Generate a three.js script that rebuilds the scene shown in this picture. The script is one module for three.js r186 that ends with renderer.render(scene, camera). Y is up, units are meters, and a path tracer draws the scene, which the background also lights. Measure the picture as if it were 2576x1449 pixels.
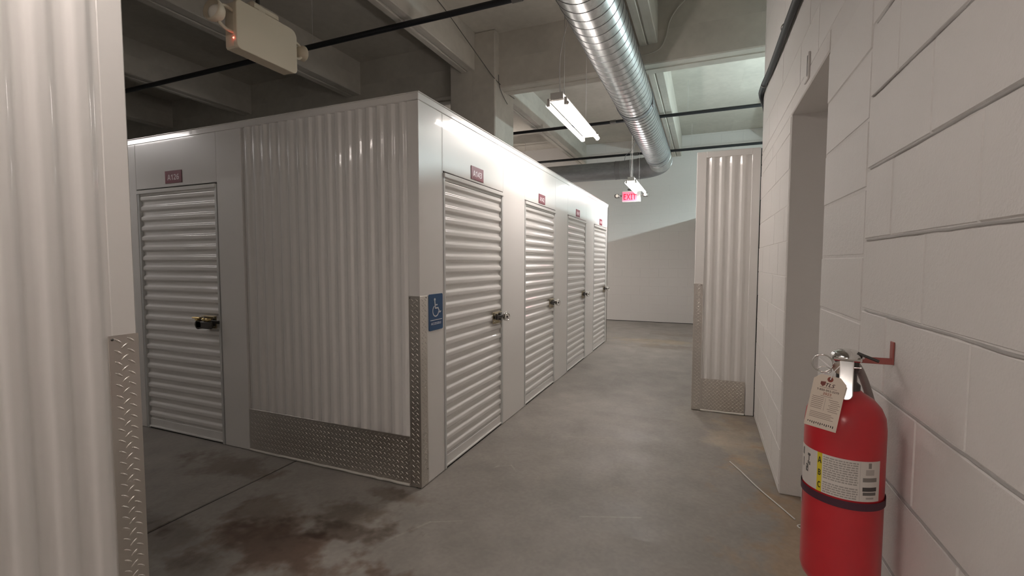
import * as THREE from 'three';
import { mergeGeometries } from 'three/addons/utils/BufferGeometryUtils.js';
import { RectAreaLightUniformsLib } from 'three/addons/lights/RectAreaLightUniformsLib.js';

// ------------------------------------------------------------------ camera, light level
const scene = new THREE.Scene();
scene.background = new THREE.Color(0x000000);
const camera = new THREE.PerspectiveCamera(2 * Math.atan(724.5 / 1155.04) * 180 / Math.PI, 2576 / 1449, 0.05, 60);
camera.position.set(0, 1.45, 0);
camera.rotation.order = 'YXZ';
camera.rotation.set(-3.224 * Math.PI / 180, 22.666 * Math.PI / 180, 0.048 * Math.PI / 180);
const renderer = new THREE.WebGLRenderer({ antialias: true });
renderer.toneMapping = THREE.LinearToneMapping;
renderer.toneMappingExposure = 1.0;
renderer.shadowMap.enabled = true;
RectAreaLightUniformsLib.init();
const WARM = [1, 0.896, 0.835], COOL = [0.8, 1, 1.02];
const NEUTRAL = [1, 0.945, 0.925];
const LAMPS = [   // x, z (forward), colour, radiance of the tubes, turned across the corridor, height
  { x: -1.105, z: 4.15, tint: WARM, power: 28, y: 2.7 },
  { x: -1.09, z: 8.05, tint: NEUTRAL, power: 36, y: 2.7 },
  { x: -1.105, z: 0.25, tint: WARM, power: 14, y: 2.7, hood: true },
  { x: -5.6, z: 1.66, tint: NEUTRAL, power: 12, across: true, y: 2.79, hood: true },
  { x: 2.3, z: 7.8, tint: COOL, power: 330, y: 3.1 },
  { x: -4.6, z: 9.9, tint: WARM, power: 66, across: true, y: 2.7 },
  { x: -1.105, z: -3.65, tint: WARM, power: 72, y: 2.7, hood: true },
];

// ------------------------------------------------------------------ helpers
let seed = 7;
const rnd = () => { seed = (seed * 1664525 + 1013904223) % 4294967296; return seed / 4294967296; };
const rr = (a, b) => a + (b - a) * rnd();
const V = (x, y, z) => new THREE.Vector3(x, y, -z);        // z counted forward, down the corridor
const D = Math.PI / 180;
const used = new Map();
function numbered(name) {
  const n = used.get(name) ?? 0; used.set(name, n + 1);
  return n ? name + '_' + String(n).padStart(3, '0') : name;
}
function tag(o, label, category, group) { o.userData.label = label; o.userData.category = category; o.userData.kind = 'thing'; if (group) o.userData.group = group; return o; }
function thing(name, label, category, x = 0, y = 0, z = 0, turn = 0, group) {
  const o = new THREE.Group(); o.name = numbered(name); scene.add(o);
  o.position.set(x, y, -z); o.rotation.y = turn;
  return tag(o, label, category, group);
}
function setting(name) { const o = new THREE.Group(); o.name = numbered(name); o.userData.kind = 'structure'; scene.add(o); return o; }
function clean(g) {
  const a = g.index ? g.toNonIndexed() : g;
  for (const k of Object.keys(a.attributes)) if (!['position', 'normal', 'uv'].includes(k)) a.deleteAttribute(k);
  if (!a.attributes.uv) a.setAttribute('uv', new THREE.BufferAttribute(new Float32Array(a.attributes.position.count * 2), 2));
  a.morphAttributes = {};
  return a;
}
const merge = (list) => mergeGeometries(list.map(clean));
const partCount = new WeakMap();
function part(name, geometry, material, parent, extra) {
  const g = Array.isArray(geometry) ? merge(geometry) : geometry;
  const m = new THREE.Mesh(g, material);
  let c = partCount.get(parent); if (!c) partCount.set(parent, c = new Map());
  const n = c.get(name) ?? 0; c.set(name, n + 1);
  m.name = n ? name + '_' + String(n).padStart(3, '0') : name;
  m.castShadow = m.receiveShadow = true;
  if (extra) Object.assign(m.userData, extra);
  parent.add(m);
  return m;
}
// box with chamfered edges, centred, uv in metres
function cbox(w, h, d, c = 0.002) {
  c = Math.min(c, w * 0.3, h * 0.3, d * 0.3);
  const H = [w / 2, h / 2, d / 2], P = [], N = [], U = [];
  const corner = (s, axis) => s.map((q, i) => q * (H[i] - (i === axis ? 0 : c)));
  const tri = (a, b, e, n) => {
    const ab = new THREE.Vector3(...b).sub(new THREE.Vector3(...a)), ac = new THREE.Vector3(...e).sub(new THREE.Vector3(...a));
    if (ab.cross(ac).dot(new THREE.Vector3(...n)) < 0) [b, e] = [e, b];
    const l = Math.hypot(...n), ax = n.map(Math.abs).indexOf(Math.max(...n.map(Math.abs)));
    for (const p of [a, b, e]) { P.push(...p); N.push(n[0] / l, n[1] / l, n[2] / l); U.push(...(ax === 0 ? [p[2], p[1]] : ax === 1 ? [p[0], p[2]] : [p[0], p[1]])); }
  };
  const S = [-1, 1];
  for (let a = 0; a < 3; a++) {
    const b = (a + 1) % 3, e = (a + 2) % 3;
    for (const s of S) {
      const n = [0, 0, 0]; n[a] = s;
      const q = [[-1, -1], [1, -1], [1, 1], [-1, 1]].map(([i, j]) => { const t = [0, 0, 0]; t[a] = s; t[b] = i; t[e] = j; return corner(t, a); });
      tri(q[0], q[1], q[2], n); tri(q[0], q[2], q[3], n);
    }
    for (const s of S) for (const t of S) {      // edge between faces b=s and e=t, running along a
      const n = [0, 0, 0]; n[b] = s; n[e] = t;
      const f = (i, ax) => { const k = [0, 0, 0]; k[a] = i; k[b] = s; k[e] = t; return corner(k, ax); };
      tri(f(-1, b), f(1, b), f(1, e), n); tri(f(-1, b), f(1, e), f(-1, e), n);
    }
  }
  for (const i of S) for (const j of S) for (const k of S) { const s = [i, j, k]; tri(corner(s, 0), corner(s, 1), corner(s, 2), s); }
  const g = new THREE.BufferGeometry();
  g.setAttribute('position', new THREE.Float32BufferAttribute(P, 3)); g.setAttribute('normal', new THREE.Float32BufferAttribute(N, 3)); g.setAttribute('uv', new THREE.Float32BufferAttribute(U, 2));
  return g;
}
// the same from ranges; z forward
const box = (x0, x1, y0, y1, z0, z1, c = 0.002) => cbox(x1 - x0, y1 - y0, z1 - z0, c).translate((x0 + x1) / 2, (y0 + y1) / 2, -(z0 + z1) / 2);
// polyline (u, w) with rounded corners
function rounded(pts, r, seg = 3) {
  const out = [pts[0]];
  for (let i = 1; i < pts.length - 1; i++) {
    const p = new THREE.Vector2(...pts[i]), a = new THREE.Vector2(...pts[i - 1]).sub(p), b = new THREE.Vector2(...pts[i + 1]).sub(p);
    const q = Math.min(r, a.length() * 0.45, b.length() * 0.45);
    a.setLength(q).add(p); b.setLength(q).add(p);
    for (let k = 0; k <= seg; k++) { const t = k / seg; out.push([(1 - t) ** 2 * a.x + 2 * t * (1 - t) * p.x + t * t * b.x, (1 - t) ** 2 * a.y + 2 * t * (1 - t) * p.y + t * t * b.y]); }
  }
  out.push(pts[pts.length - 1]);
  return out;
}
// sheet: profile (u, w) drawn up along v from 0 to L, flat back at w = back; smooth normals. x = u, y = v, z = w
function sheet(pts, L, back) {
  const P = [], N = [], U = [], n2 = pts.map((_, i) => {
    const a = pts[Math.max(0, i - 1)], b = pts[Math.min(pts.length - 1, i + 1)];
    return new THREE.Vector2(-(b[1] - a[1]), b[0] - a[0]).normalize();
  });
  const v = (p, y, n) => { P.push(p[0], y, p[1]); N.push(n[0], n[1], n[2]); U.push(p[0], y); };
  const quad = (a, b, na, nb) => { v(a, 0, na); v(b, 0, nb); v(b, L, nb); v(a, 0, na); v(b, L, nb); v(a, L, na); };
  for (let i = 0; i < pts.length - 1; i++) quad(pts[i], pts[i + 1], [n2[i].x, 0, n2[i].y], [n2[i + 1].x, 0, n2[i + 1].y]);
  const a = pts[0], b = pts[pts.length - 1], A = [a[0], back], B = [b[0], back];
  quad(b, B, [1, 0, 0], [1, 0, 0]); quad(B, A, [0, 0, -1], [0, 0, -1]); quad(A, a, [-1, 0, 0], [-1, 0, 0]);
  for (const [y, n] of [[0, -1], [L, 1]]) for (let i = 0; i < pts.length - 1; i++) {
    const p = pts[i], q = pts[i + 1], pb = [p[0], back], qb = [q[0], back], t = n < 0 ? [p, pb, q, q, pb, qb] : [p, q, pb, q, qb, pb];
    for (const k of t) v(k, y, [0, n, 0]);
  }
  const g = new THREE.BufferGeometry();
  g.setAttribute('position', new THREE.Float32BufferAttribute(P, 3)); g.setAttribute('normal', new THREE.Float32BufferAttribute(N, 3)); g.setAttribute('uv', new THREE.Float32BufferAttribute(U, 2));
  return g;
}
function tube(points, r, seg = 40, radial = 8) {
  const c = points.length === 2 ? new THREE.LineCurve3(...points) : new THREE.CatmullRomCurve3(points, false, 'centripetal');
  return new THREE.TubeGeometry(c, points.length === 2 ? 1 : seg, r, radial, false);
}
const rod = (a, b, r, radial = 16) => {       // closed cylinder between two points
  const d = b.clone().sub(a), g = new THREE.CylinderGeometry(r, r, d.length(), radial);
  g.applyQuaternion(new THREE.Quaternion().setFromUnitVectors(new THREE.Vector3(0, 1, 0), d.clone().normalize()));
  return g.translate((a.x + b.x) / 2, (a.y + b.y) / 2, (a.z + b.z) / 2);
};
const lathe = (pts, n = 48) => new THREE.LatheGeometry(pts.map((p) => new THREE.Vector2(...p)), n);

// ------------------------------------------------------------------ noise and textures
function noiseGrid(n, s) {                   // tileable value noise lattice
  let q = s; const a = new Float32Array(n * n);
  for (let i = 0; i < a.length; i++) { q = (q * 1664525 + 1013904223) % 4294967296; a[i] = q / 4294967296; }
  return (x, y) => {
    const xi = Math.floor(x), yi = Math.floor(y), fx = x - xi, fy = y - yi, u = fx * fx * (3 - 2 * fx), w = fy * fy * (3 - 2 * fy);
    const m = (k) => ((k % n) + n) % n, x0 = m(xi), x1 = m(xi + 1), y0 = m(yi) * n, y1 = m(yi + 1) * n;
    return (a[y0 + x0] * (1 - u) + a[y0 + x1] * u) * (1 - w) + (a[y1 + x0] * (1 - u) + a[y1 + x1] * u) * w;
  };
}
const N64 = noiseGrid(64, 11), N64b = noiseGrid(64, 99);
const fbm = (x, y, o = 4, f = N64) => { let s = 0, a = 0.5, t = 0; for (let i = 0; i < o; i++) { s += a * f(x, y); t += a; x *= 2; y *= 2; a *= 0.5; } return s / t; };
function dataTexture(w, h, fill, srgb, wrap = THREE.RepeatWrapping) {
  const d = new Uint8Array(w * h * 4);
  for (let y = 0, k = 0; y < h; y++) for (let x = 0; x < w; x++, k += 4) { const c = fill(x, y); d[k] = Math.max(0, Math.min(255, c[0])); d[k + 1] = Math.max(0, Math.min(255, c[1])); d[k + 2] = Math.max(0, Math.min(255, c[2])); d[k + 3] = 255; }
  const t = new THREE.DataTexture(d, w, h); t.wrapS = t.wrapT = wrap; t.magFilter = THREE.LinearFilter; t.minFilter = THREE.LinearMipmapLinearFilter; t.generateMipmaps = true;
  if (srgb) t.colorSpace = THREE.SRGBColorSpace;
  t.needsUpdate = true; return t;
}
function canvasTexture(w, h, draw) {
  const c = document.createElement('canvas'); c.width = w; c.height = h;
  const g = c.getContext('2d'); draw(g, w, h);
  const t = new THREE.CanvasTexture(c); t.colorSpace = THREE.SRGBColorSpace; return t;
}
// rough masonry relief, one tile = 0.5 m
const masonry = dataTexture(512, 512, (x, y) => { const v = 120 + 150 * (fbm(x / 16, y / 16, 2) - 0.5) + 150 * (fbm(x / 4, y / 4, 2, N64b) - 0.5); return [v, v, v]; });
masonry.repeat.set(2, 2);
// poured concrete ceiling, one tile = 4 m
const poured = dataTexture(1024, 1024, (x, y) => { const a = fbm(x / 128, y / 128, 6), b = fbm(x / 16, y / 16, 4, N64b), v = 205 + 20 * (a - 0.5) + 12 * (b - 0.5); return [v, v * 0.985, v * 0.95]; }, true);
poured.repeat.set(0.25, 0.25);
const pouredBump = dataTexture(512, 512, (x, y) => { const v = 128 + 160 * (fbm(x / 64, y / 64, 5) - 0.5); return [v, v, v]; });
pouredBump.repeat.set(0.5, 0.5);
// galvanised spangle, one tile = 0.5 m
const spangle = dataTexture(512, 512, (x, y) => { const v = 212 + 26 * (fbm(x / 20, y / 20, 3) - 0.5) + 12 * (fbm(x / 3, y / 3, 1, N64b) - 0.5); return [v, v, v]; }, true);
spangle.repeat.set(2, 2);
// floor: x -5 .. 1.6, forward 0.4 .. 12.4
const FX0 = -5, FX1 = 1.6, FZ0 = 0.4, FZ1 = 12.4;
const STAINS = [   // x, z, half sizes, depth, colour multiplier: brown spill, dark wet marks, sand by the wall
  [-2.02, 1.62, 0.42, 0.17, 0.85, [0.66, 0.55, 0.48]], [-2.32, 1.85, 0.25, 0.16, 0.6, [0.7, 0.63, 0.57]], [-1.83, 2.02, 0.22, 0.16, 0.6, [0.62, 0.56, 0.5]],
  [-1.72, 1.86, 0.2, 0.09, 0.7, [0.6, 0.53, 0.47]], [-3.05, 2.18, 0.4, 0.13, 0.5, [0.62, 0.54, 0.48]], [-1.75, 2.28, 0.2, 0.06, 0.5, [0.66, 0.6, 0.55]], [-2.6, 1.45, 0.4, 0.16, 0.5, [0.66, 0.6, 0.55]],
  [0.3, 4.15, 0.24, 0.45, 0.6, [1.2, 1.15, 1.06]], [0.4, 3.5, 0.12, 0.4, 0.4, [0.93, 0.9, 0.86]], [0.62, 2.75, 0.27, 0.75, 0.85, [1.08, 0.97, 0.85]], [0.36, 4.6, 0.14, 0.3, 0.45, [0.78, 0.73, 0.68]],
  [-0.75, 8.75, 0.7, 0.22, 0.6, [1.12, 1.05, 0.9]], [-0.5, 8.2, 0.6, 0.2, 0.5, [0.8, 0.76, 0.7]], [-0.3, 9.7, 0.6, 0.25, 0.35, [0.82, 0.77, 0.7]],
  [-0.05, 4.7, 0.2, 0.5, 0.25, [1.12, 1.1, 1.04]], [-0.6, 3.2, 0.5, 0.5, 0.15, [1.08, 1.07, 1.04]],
];
const SCUFFS = [[-1.33, 2.9, -1.24, 2.96], [-1.24, 2.96, -1.17, 2.88], [-1.17, 2.88, -1.1, 2.9], [-1.34, 2.86, -1.32, 2.92], [-1.5, 1.88, -1.38, 2.12], [-1.38, 2.12, -1.22, 2.2], [-0.62, 2.5, -0.3, 2.62], [-1.1, 3.6, -0.7, 3.75]];
const floorMap = dataTexture(1536, 2048, (px, py) => {
  const x = FX0 + (FX1 - FX0) * (px + 0.5) / 1536, z = FZ0 + (FZ1 - FZ0) * (py + 0.5) / 2048;
  const big = fbm(x * 0.9 + 5, z * 0.9, 5), mid = fbm(x * 6, z * 6, 4, N64b), fine = fbm(x * 60, z * 60, 2);
  let v = 157 + 34 * (big - 0.5) + 22 * (mid - 0.5) + 13 * (fine - 0.5), c = [v, v * 0.968, v * 0.925];
  for (const [sx, sz, a, b, k, m] of STAINS) {
    const dx = (x - sx) / a, dz = (z - sz) / b; if (dx * dx + dz * dz > 5) continue;
    const e = Math.exp(-(dx * dx + dz * dz) * 0.9) * 1.3 + 1.7 * (fbm(x * 6 + sx, z * 6, 5, N64b) - 0.58) + 0.8 * (fbm(x * 26 + sx, z * 26, 4) - 0.55) - 0.1, t = k * Math.max(0, Math.min(1, e * 1.5));
    c = c.map((q, i) => q * (1 + t * (m[i] - 1)));
  }
  for (const [x0, z0, x1, z1] of SCUFFS) {
    const t = Math.max(0, Math.min(1, ((x - x0) * (x1 - x0) + (z - z0) * (z1 - z0)) / ((x1 - x0) ** 2 + (z1 - z0) ** 2))), d = Math.hypot(x - x0 - t * (x1 - x0), z - z0 - t * (z1 - z0)) + 0.03 * (mid - 0.5);
    if (d < 0.009) c = c.map((q) => q * (1 + 0.22 * (1 - d / 0.009) * Math.max(0, 3 * mid - 0.9)));
  }
  return c;
}, true, THREE.ClampToEdgeWrapping);
const floorBump = dataTexture(512, 512, (x, y) => { const v = 128 + 120 * (fbm(x / 32, y / 32, 5) - 0.5); return [v, v, v]; });
floorBump.repeat.set(6.6, 12);
const floorRough = dataTexture(512, 512, (x, y) => { const v = 118 + 70 * (fbm(x / 64, y / 64, 4) - 0.5); return [v, v, v]; });
floorRough.repeat.set(3.3, 6);

// ------------------------------------------------------------------ materials
const std = (o) => new THREE.MeshStandardMaterial(o);
const lin = (r, g, b) => new THREE.Color().setRGB(r, g, b);
const M = {
  panel: new THREE.MeshPhysicalMaterial({ color: lin(0.80, 0.78, 0.755), roughness: 0.34, clearcoat: 0.6, clearcoatRoughness: 0.05 }),
  slat: new THREE.MeshPhysicalMaterial({ color: lin(0.80, 0.785, 0.76), roughness: 0.34, clearcoat: 0.6, clearcoatRoughness: 0.05 }),
  block: std({ color: lin(0.78, 0.755, 0.73), roughness: 0.6, bumpMap: masonry, bumpScale: 0.0012 }),
  mortar: std({ color: lin(0.77, 0.745, 0.72), roughness: 0.75, bumpMap: masonry, bumpScale: 0.002 }),
  plain: std({ color: lin(0.76, 0.735, 0.71), roughness: 0.75, bumpMap: masonry, bumpScale: 0.001 }),
  concrete: std({ color: lin(0.95, 0.93, 0.9), map: poured, roughness: 0.85, bumpMap: pouredBump, bumpScale: 0.003 }),
  floor: std({ map: floorMap, color: lin(0.92, 0.92, 0.92), roughness: 1, roughnessMap: floorRough, bumpMap: floorBump, bumpScale: 0.0012 }),
  galv: std({ color: lin(0.86, 0.88, 0.88), map: spangle, metalness: 1, roughness: 0.31 }),
  galvDull: std({ color: lin(0.55, 0.58, 0.61), map: spangle, metalness: 1, roughness: 0.5 }),
  seam: std({ color: lin(0.3, 0.31, 0.32), metalness: 0.7, roughness: 0.5 }),
  guide: std({ color: lin(0.66, 0.67, 0.66), metalness: 0.3, roughness: 0.38 }),
  plate: std({ color: lin(0.68, 0.65, 0.61), metalness: 1, roughness: 0.31 }),
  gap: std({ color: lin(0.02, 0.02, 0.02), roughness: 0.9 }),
  blackPipe: std({ color: lin(0.014, 0.015, 0.018), roughness: 0.5 }),
  coupling: std({ color: lin(0.16, 0.15, 0.14), roughness: 0.5, metalness: 0.5 }),
  brass: std({ color: lin(0.72, 0.55, 0.26), metalness: 1, roughness: 0.3 }),
  zinc: std({ color: lin(0.42, 0.36, 0.25), metalness: 1, roughness: 0.35 }),
  darkMetal: std({ color: lin(0.09, 0.085, 0.08), metalness: 0.7, roughness: 0.4 }),
  chrome: std({ color: lin(0.75, 0.74, 0.72), metalness: 1, roughness: 0.13 }),
  maroon: std({ color: lin(0.2, 0.02, 0.045), roughness: 0.45 }),
  cream: std({ color: lin(0.64, 0.56, 0.43), roughness: 0.5 }),
  creamDark: std({ color: lin(0.3, 0.26, 0.2), roughness: 0.6 }),
  lens: new THREE.MeshPhysicalMaterial({ color: lin(0.85, 0.8, 0.7), roughness: 0.12, clearcoat: 0.6 }),
  red: new THREE.MeshPhysicalMaterial({ color: lin(0.55, 0.02, 0.03), roughness: 0.33, clearcoat: 0.4, clearcoatRoughness: 0.2 }),
  redDull: std({ color: lin(0.38, 0.11, 0.095), roughness: 0.5 }),
  strap: std({ color: lin(0.07, 0.022, 0.038), roughness: 0.55 }),
  rubber: std({ color: lin(0.05, 0.05, 0.05), roughness: 0.6 }),
  hose: std({ color: lin(0.3, 0.28, 0.26), roughness: 0.4 }),
  whitePaint: std({ color: lin(0.72, 0.70, 0.67), roughness: 0.45 }),
  white: std({ color: lin(0.78, 0.76, 0.73), roughness: 0.4 }),
  caulk: std({ color: lin(0.7, 0.67, 0.62), roughness: 0.7 }),
  wire: std({ color: lin(0.12, 0.11, 0.1), roughness: 0.6 }),
  greyWire: std({ color: lin(0.36, 0.35, 0.33), roughness: 0.6 }),
  led: std({ color: lin(0.4, 0.02, 0.02), emissive: lin(1, 0.12, 0.08), emissiveIntensity: 9 }),
};

// ------------------------------------------------------------------ setting: floor, ceiling, column
const XL = -1.634, ZC = 2.417, XR = 0.464, ZP = 4.79, ZF = 11.53, ZE = 8.44, TOP = 2.49, SLAB = 4.39, JOIST = 3.92;
function floorPiece(x0, x1, z0, z1) {
  const g = box(x0, x1, -0.12, 0, z0, z1, 0.004), p = g.attributes.position, u = g.attributes.uv;
  for (let i = 0; i < p.count; i++) u.setXY(i, (p.getX(i) - FX0) / (FX1 - FX0), (-p.getZ(i) - FZ0) / (FZ1 - FZ0));
  return g;
}
const floor = setting('floor');
part('floor_slab', floorPiece(-12.2, -2.727, -8.2, 11.7), M.floor, floor);
part('floor_slab', floorPiece(-2.713, 5.2, -8.2, 11.7), M.floor, floor);
part('joint_filler', box(-2.73, -2.71, -0.12, -0.006, -8.2, 11.7), M.gap, floor);

const ceiling = setting('ceiling');
part('ceiling_slab', box(-12.2, 5.2, SLAB, SLAB + 0.2, -8.2, 11.7, 0.01), M.concrete, ceiling);
const joistX = [[-9.3, -9.1], [-7.25, -7.04], [-5.0, -4.75], [-2.99, -2.79], [-0.74, -0.54], [1.35, 1.55], [3.4, 3.6]];
for (const [a, b] of joistX) for (const [z0, z1] of [[-8.1, 5.56], [5.84, 11.6]]) {
  const w = b - a;
  part('joist', [box(a, a + w * 0.42, JOIST - 0.006, SLAB + 0.02, z0, z1, 0.008), box(a + w * 0.48, b, JOIST, SLAB + 0.02, z0, z1, 0.008), box(a + w * 0.3, a + w * 0.6, JOIST + 0.02, SLAB, z0, z1, 0.004)], M.concrete, ceiling);
}
part('girder', [box(-12.1, 5.1, 3.70, SLAB + 0.02, 5.55, 5.85, 0.012), box(-12.1, 5.1, 3.692, 3.71, 5.69, 5.72, 0.004)], M.concrete, ceiling);
const column = setting('column');
part('shaft', box(-3.155, -2.5, 0, SLAB, 5.42, 6.04, 0.012), M.concrete, column);

// ------------------------------------------------------------------ setting: block walls
const blockCache = new Map();
function blockShape(w, h) { const k = w.toFixed(3) + h.toFixed(3) + chamfer; if (!blockCache.has(k)) { const c = []; for (let i = 0; i < 3; i++) { const g = cbox(w, h, 0.06, chamfer), p = g.attributes.uv; for (let j = 0; j < p.count; j++) p.setXY(j, p.getX(j) + 0.17 * i, p.getY(j) + 0.29 * i); c.push(g); } blockCache.set(k, c); } return blockCache.get(k)[Math.floor(rnd() * 3)]; }
let jointY = 0.006, jointX = 0.0035, chamfer = 0.0045;
// one block whose face lies on the plane; facing 'x' (towards -x) or 'z' (towards the camera)
function layBlock(parent, facing, plane, u0, u1, y0, y1) {
  const m = part('block', blockShape(u1 - u0 - jointX, y1 - y0 - jointY), M.block, parent), off = rr(-0.0012, 0.0012);
  if (facing === 'x') { m.rotation.y = -Math.PI / 2; m.position.set(plane + 0.03 + off, (y0 + y1) / 2, -(u0 + u1) / 2); }
  else m.position.set((u0 + u1) / 2, (y0 + y1) / 2, -(plane + 0.03 + off));
  m.rotation.z += rr(-0.0012, 0.0012);
}
function course(parent, facing, plane, y0, y1, u0, u1, first, pitch) {   // running bond: joints at first + k * pitch
  let a = u0;
  for (let k = Math.ceil((u0 - first) / pitch + 0.08); ; k++) {
    const b = Math.min(u1, first + k * pitch), last = b >= u1 - 0.05;
    if (b - a > 0.03) layBlock(parent, facing, plane, a, last ? u1 : b, y0, y1);
    a = b; if (last) break;
  }
}
const right = setting('wall_right');
const BX = XR + 0.0028;      // mortar face behind the block faces
part('mortar_bed', box(BX, 1.0, 0, SLAB, -8.1, 2.33, 0.001), M.mortar, right);
part('mortar_bed', box(BX, 1.0, 2.338, SLAB, 2.33, 3.243, 0.001), M.mortar, right);
part('mortar_bed', box(BX, 1.0, 0, SLAB, 3.243, 4.785, 0.001), M.mortar, right);
part('reveal', box(XR + 0.002, 1.0, 0, 2.338, 3.236, 3.25, 0.004), M.plain, right);
part('lintel', box(XR - 0.001, 1.0, 2.332, 2.42, 2.322, 3.255, 0.005), M.plain, right);
part('recess_back', box(0.94, 1.0, 0, 2.34, 2.32, 3.25, 0.002), M.plain, right);
for (let k = -6; k < 14; k++) {
  const y0 = Math.max(0.002, 1.302 + 0.2175 * k), y1 = Math.min(SLAB, 1.302 + 0.2175 * (k + 1));
  if (y1 - y0 > 0.02) course(right, 'x', XR, y0, y1, -0.6, 1.772, k % 2 ? 1.117 : 1.334, 0.434);
}
for (let k = -6; k < 5; k++) { const y0 = Math.max(0.002, 1.258 + 0.2125 * k), y1 = 1.258 + 0.2125 * (k + 1); if (y1 - y0 > 0.02) course(right, 'x', XR, y0, y1, 1.774, 2.328, 1.774, 0.56); }
jointY = 0.0035; jointX = 0.002; chamfer = 0.002;
for (let k = -6; k < 6; k++) { const y0 = Math.max(0.002, 1.145 + 0.2175 * k), y1 = Math.min(2.33, 1.145 + 0.2175 * (k + 1)); if (y1 - y0 > 0.02) course(right, 'x', XR, y0, y1, 3.256, 4.785, k % 2 ? 3.6 : 3.39, 0.434); }
for (let k = 0; k < 10; k++) { const y0 = 2.425 + 0.2175 * k, y1 = Math.min(SLAB, y0 + 0.2175); if (y1 - y0 > 0.02) course(right, 'x', XR, y0, y1, 1.774, 4.785, k % 2 ? 1.9 : 2.12, 0.434); }
layBlock(right, 'x', XR, 3.256, 4.785, 2.338, 2.42);
for (let k = -3; k < 12; k++) {      // uneven beads of painted mortar squeezed out of the bed joints
  const y = 1.302 + 0.2175 * k, pts = [];
  for (let z = 0.15; z <= 1.76; z += 0.03) pts.push(V(XR + 0.0062 - 0.0085 * fbm(z * 7 + k * 3, k * 5.3, 3), y - 0.0005 + 0.006 * (fbm(z * 9, k * 2.7 + 9, 3, N64b) - 0.5), z));
  part('mortar_bead', tube(pts, 0.0036, 110, 6), M.block, right);
}
const back = setting('wall_back');
part('mortar_bed', box(-12.1, 5.1, 0, SLAB, ZF + 0.0028, ZF + 0.25, 0.001), M.mortar, back);
for (let k = 0; k < 21; k++) { const y0 = 0.002 + 0.2175 * k, y1 = Math.min(SLAB, y0 + 0.2175); if (y1 - y0 > 0.02) course(back, 'z', ZF, y0, y1, -3.6, k > 9 ? 2.0 : 0.0, k % 2 ? -3.6 : -3.383, 0.434); }
part('base_gap', box(-3.6, 0, 0.0, 0.012, ZF - 0.004, ZF + 0.01, 0.002), M.gap, back);
const outer = [['wall_left', -12.2, -12.0, -8.1, 11.6], ['wall_far_right', 5.0, 5.2, 4.7, 11.6]];
for (const [n, a, b, z0, z1] of outer) part('face', box(a, b, 0, SLAB, z0, z1, 0.001), M.plain, setting(n));
part('face', box(-12.1, 1.0, 0, SLAB, -8.2, -8.0, 0.001), M.plain, setting('wall_behind'));
part('face', box(1.0, 5.1, 0, SLAB, 4.6, 4.785, 0.001), M.plain, setting('wall_return'));

// ------------------------------------------------------------------ setting: storage unit partitions
const PITCH = 0.0861;
function ribProfile(n, pitch, depth, valley, lead = 0, tail = 0) {     // n ribs; lead and tail: flat strips at the ends
  const crown = pitch * 0.29, slope = (pitch - crown - valley) / 2, p = [[0, 0]];
  let u = lead;
  for (let i = 0; i < n; i++) { u += valley / 2; p.push([u, 0]); u += slope; p.push([u, depth]); u += crown; p.push([u, depth]); u += slope; p.push([u, 0]); u += valley / 2; }
  p.push([u + tail, 0]);
  return rounded(p, 0.006, 3);
}
// the long facade with the four doors
const facade = setting('wall_corridor'), T = 0.04;
const doorZ = [2.706, 4.241, 5.776, 7.311], DW = 1.0, DH = 2.055;
const edges = [[ZC + 0.002, 2.692], [3.706, 4.234], [5.241, 5.769], [6.776, 7.304], [8.311, ZE]];
for (const [a, b] of edges) part('filler_panel', box(XL - T, XL, 0.004, 2.442, a, b, 0.002), M.panel, facade);
part('filler_panel', box(XL - T, XL - 0.001, 0.004, 2.442, 2.694, 2.7045, 0.001), M.panel, facade);
doorZ.forEach((z) => part('header_panel', box(XL - T, XL, DH + 0.008, 2.442, z - 0.0045, z + 1.0, 0.002), M.panel, facade));
part('top_trim', [box(XL - T, XL + 0.004, 2.442, TOP, ZC - 0.004, ZE + 0.004, 0.003), box(XL - T, XL + 0.012, TOP - 0.006, TOP, ZC - 0.008, ZE + 0.008, 0.002)], M.panel, facade);
part('end_panel', box(-9, XL, 0.004, TOP, ZE - 0.04, ZE, 0.002), M.panel, facade);
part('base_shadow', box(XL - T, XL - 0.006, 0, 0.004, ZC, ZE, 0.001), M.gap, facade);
// the face across the aisle: door, filler, ribbed panel, corner post
const aisle = setting('wall_aisle');
part('filler_panel', box(-3.468, -3.196, 0.004, 2.442, ZC, ZC + T), M.panel, aisle);
part('filler_panel', box(-5.2, -4.482, 0.004, 2.442, ZC, ZC + T), M.panel, aisle);
part('filler_panel', box(-9, -5.204, 0.004, 2.442, ZC, ZC + T), M.panel, aisle);
part('header_panel', box(-4.48, -3.47, DH + 0.008, 2.442, ZC, ZC + T), M.panel, aisle);
part('ribbed_panel', sheet(ribProfile(17, PITCH, 0.013, 0.024), 2.43, -0.03).translate(-3.18, 0.012, -ZC - 0.014), M.panel, aisle);
part('corner_post', box(-1.716, XL - 0.0005, 0.004, 2.442, ZC + 0.0005, ZC + 0.05, 0.004), M.panel, aisle);
part('side_strip', box(-3.194, -3.18, 0.004, 2.442, ZC + 0.02, ZC + 0.04, 0.001), M.panel, aisle);
part('top_trim', [box(-9, XL - 0.0, 2.442, TOP - 0.001, ZC - 0.003, ZC + T, 0.003), box(-9, XL, TOP - 0.007, TOP - 0.001, ZC - 0.011, ZC + T, 0.002)], M.panel, aisle);
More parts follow.
